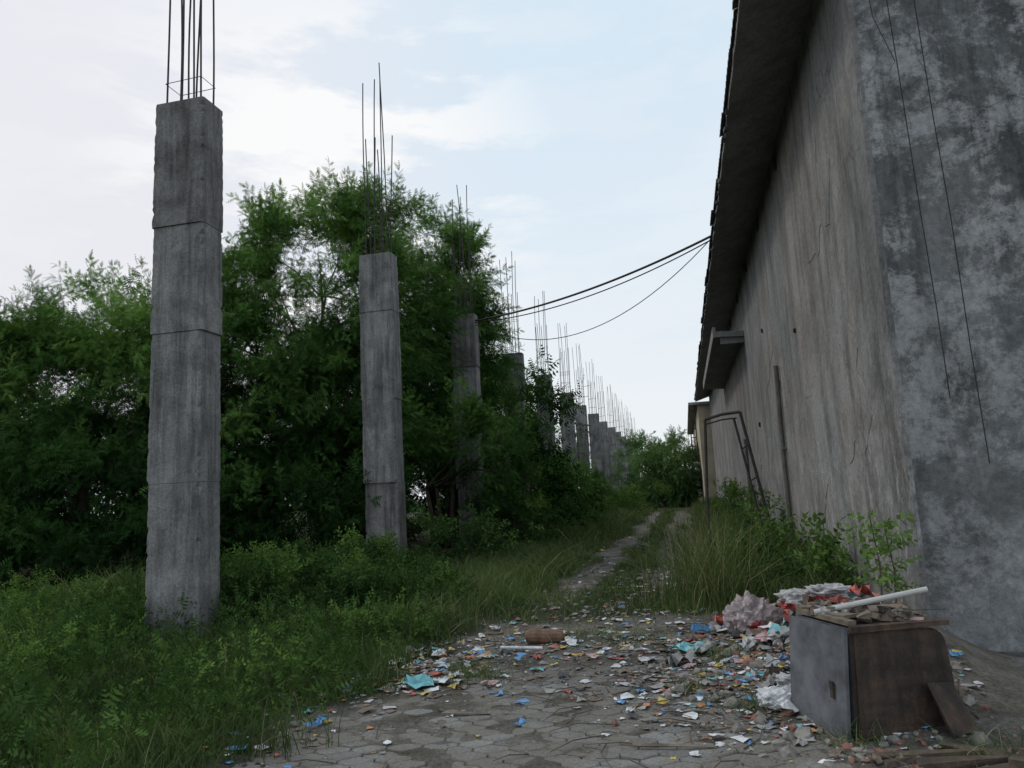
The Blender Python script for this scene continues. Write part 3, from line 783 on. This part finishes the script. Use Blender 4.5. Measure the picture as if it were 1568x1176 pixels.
def rusty():
    m,nt,b=mat('brown_rusted_panel'); v=mapping(nt,(1,1,1)); vs=mapping(nt,(6,6,1.2))
    c=ramp(nt,noise(nt,v,4,7,.72),[(.38,(.022,.016,.013)),(.5,(.045,.030,.022)),(.62,(.085,.050,.032))])
    c=mix(nt,.7,c,ramp(nt,noise(nt,vs,2,6,.7),[(.4,.5),(.58,1.2)]),'MULTIPLY')
    nt.links.new(c,b.inputs['Base Color']); b.inputs['Roughness'].default_value=.75
    bump(nt,b,noise(nt,v,12,6,.7),.6,.02); return m
M_brown=rusty(); M_grey=simple('grey_sheet_metal',(.105,.11,.122),.65,.45,4,0,.3); M_wood=simple('weathered_wood',(.15,.12,.09),.85,.4,6,0,.6)
cabn=empty('discarded_cabinet',(.9,5.12,0)); cabn.rotation_euler=(0,0,math.radians(24))
def cab_shell():
    bm=bmesh.new()
    W=.74;H=.66;D=.6
    out=[(0,0)]
    out+=[(W+.0,0),(W-.01,.3),(W-.03,H-.16)]
    for t in np.linspace(.17,1,5): out.append((W-.03-.12+.12*math.cos(t*math.pi/2),H-.16+.12*math.sin(t*math.pi/2)+.0))
    out+=[(W*.5,H-.02),(.03,H)]
    n=len(out)
    fr=[bm.verts.new((x,0,z)) for x,z in out]; bk=[bm.verts.new((x,D,z)) for x,z in out]
    bm.faces.new(fr); bm.faces.new(bk[::-1])
    for i in range(n):
        f=bm.faces.new([fr[i],bk[i],bk[(i+1)%n],fr[(i+1)%n]])
        if i==n-1: f.material_index=1
    bmesh.ops.recalc_face_normals(bm,faces=bm.faces[:])
    bmesh.ops.bevel(bm,geom=[e for e in bm.edges if abs(e.verts[0].co.y-e.verts[1].co.y)<1e-4],offset=.018,segments=3,affect='EDGES',clamp_overlap=True)
    me=bpy.data.meshes.new('shell'); bm.to_mesh(me); bm.free()
    me.materials.append(M_brown); me.materials.append(M_grey)
    o=bpy.data.objects.new('shell',me); return link(o,cabn)
cab_shell()
mb=MB()
box(mb,(-.035,.31,.33),(.024,.62,.66),1,.02,.10,0,.006)
box(mb,(.37,-.008,.652),(.70,.03,.035),0,0,.02,0,.004)
box(mb,(.37,-.006,.03),(.72,.02,.05),0,0,0,0,.003)
box(mb,(.05,.3,.69),(.06,.58,.03),2); box(mb,(.36,.56,.69),(.66,.06,.03),2,0,.05); box(mb,(.30,.25,.70),(.5,.1,.02),2,.3,.03)
box(mb,(.45,.35,.70),(.42,.14,.018),2,-.35,-.04,.06); box(mb,(.2,.4,.72),(.3,.05,.03),2,.8,.1)
box(mb,(.60,-.10,.16),(.22,.012,.30),0,.15,.1,-.55,.008)
for _ in range(40):
    s=random.uniform(.02,.08); box(mb,(random.uniform(.05,.62),random.uniform(.05,.55),.69+random.uniform(0,.04)),(s,s*.8,s*.5),random.choice([0,2,2,3]),random.uniform(0,6),random.uniform(-.3,.3),0,.01)
tube(mb,[(.72,-.015,.08),(.735,-.02,.3)],.008,5,2)
box(mb,(-.065,.12,.28),(.012,.03,.10),0)
mb.build('side_panel_and_debris',[M_brown,M_grey,M_wood,PM[7]],cabn)
mb=MB(); tube(mb,[(.77,5.45,.71),(1.49,5.5,.84)],.019,10,0); mb.build('plastic_pipe',[simple('pvc',(.45,.44,.42),.5,.15,6)])
mb=MB()
for (x,y,sx,sy,sz,a) in((1.35,4.72,.5,.05,.05,.2),(1.55,4.62,.35,.16,.03,.5),(1.2,4.85,.6,.03,.03,.05),(1.75,4.7,.2,.14,.10,.4),(1.62,4.5,.14,.2,.12,1.0),(1.45,4.9,.3,.04,.04,-.4),(1.05,4.75,.25,.03,.02,.6)):
    box(mb,(x,y,sz/2+.01),(sx,sy,sz),0,a,random.uniform(-.05,.05),0,.01)
mb.build('broken_timber',[simple('rotten_timber',(.085,.06,.045),.9,.4,9,0,.8)])
mb=MB()
for (x,y,sx,sy,a) in((-1.7,5.5,.34,.04,.1),(-.4,8.0,.5,.06,.2),(.2,8.0,.4,.2,-.2),(-.2,4.9,.5,.02,.1),(.3,6.9,.3,.1,.5)):
    box(mb,(x,y,.015),(sx,sy,.010),0,a,.02,.02,.003)
mb.build('loose_board',[M_wood])

# ------------------------------------------------------------------ world, sun
w=bpy.data.worlds.new('World'); scene.world=w; w.use_nodes=True; nt=w.node_tree
bg=nt.nodes['Background']; STR=.14
EL=math.radians(48); AZ=math.radians(-75)
sky=N(nt,'ShaderNodeTexSky',sky_type='NISHITA',sun_disc=False); sky.sun_elevation=EL; sky.sun_rotation=AZ
sky.air_density=1.0; sky.dust_density=1.5; sky.ozone_density=1.5
tc=N(nt,'ShaderNodeTexCoord'); g=tc.outputs['Generated']
sep=N(nt,'ShaderNodeSeparateXYZ'); nt.links.new(g,sep.inputs[0])
def wmap(scale,loc=(0,0,0)):
    mp=N(nt,'ShaderNodeMapping'); mp.inputs['Scale'].default_value=scale; mp.inputs['Location'].default_value=loc; nt.links.new(g,mp.inputs[0]); return mp.outputs[0]
base=mix(nt,.92,sky.outputs[0],(5.1,6.0,6.75))
haze=ramp(nt,sep.outputs[2],[(.0,1.),(.20,.62),(.50,.0)])
base=mix(nt,haze,base,(6.05,6.3,6.5))
dt=N(nt,'ShaderNodeVectorMath',operation='DOT_PRODUCT'); nt.links.new(g,dt.inputs[0]); dt.inputs[1].default_value=(-.80,.50,.35)
veil=ramp(nt,dt.outputs['Value'],[(.74,0.),(.97,.9)])
base=mix(nt,veil,base,(5.9,5.9,6.25))
dd=N(nt,'ShaderNodeVectorMath',operation='DOT_PRODUCT'); nt.links.new(g,dd.inputs[0]); dd.inputs[1].default_value=(-.41,.83,.38)
reg=ramp(nt,dd.outputs['Value'],[(.955,.15),(.992,1.)])
n2=ramp(nt,noise(nt,wmap((2.6,2.6,9),(.3,.1,.7)),1.7,7,.6,.1),[(.45,0.),(.56,.9)])
cf=mix(nt,1.0,reg,n2,'MULTIPLY')
base=mix(nt,cf,base,(7.0,7.0,7.0))
nt.links.new(base,bg.inputs['Color']); bg.inputs['Strength'].default_value=STR

sl=bpy.data.lights.new('sun','SUN'); sl.energy=1.0; sl.angle=math.radians(12); sl.color=(1,.95,.87)
so=link(bpy.data.objects.new('sun',sl))
sd=Vector((math.sin(AZ)*math.cos(EL),math.cos(AZ)*math.cos(EL),math.sin(EL)))
so.rotation_euler=sd.to_track_quat('Z','Y').to_euler(); so.location=(-20,10,30)

# ------------------------------------------------------------------ camera
cd=bpy.data.cameras.new('camera'); cd.sensor_width=36; cd.lens=26.0; cd.clip_end=3000; cd.clip_start=.05
co=link(bpy.data.objects.new('camera',cd))
Mx=Matrix.Rotation(math.radians(12.7),4,'Z')@Matrix.Rotation(math.radians(98.4),4,'X')@Matrix.Rotation(math.radians(-2.87),4,'Z')
co.matrix_world=Matrix.Translation((0,0,1.6))@Mx
scene.camera=co
scene.view_settings.view_transform='Standard'; scene.view_settings.look='None'; scene.view_settings.exposure=0
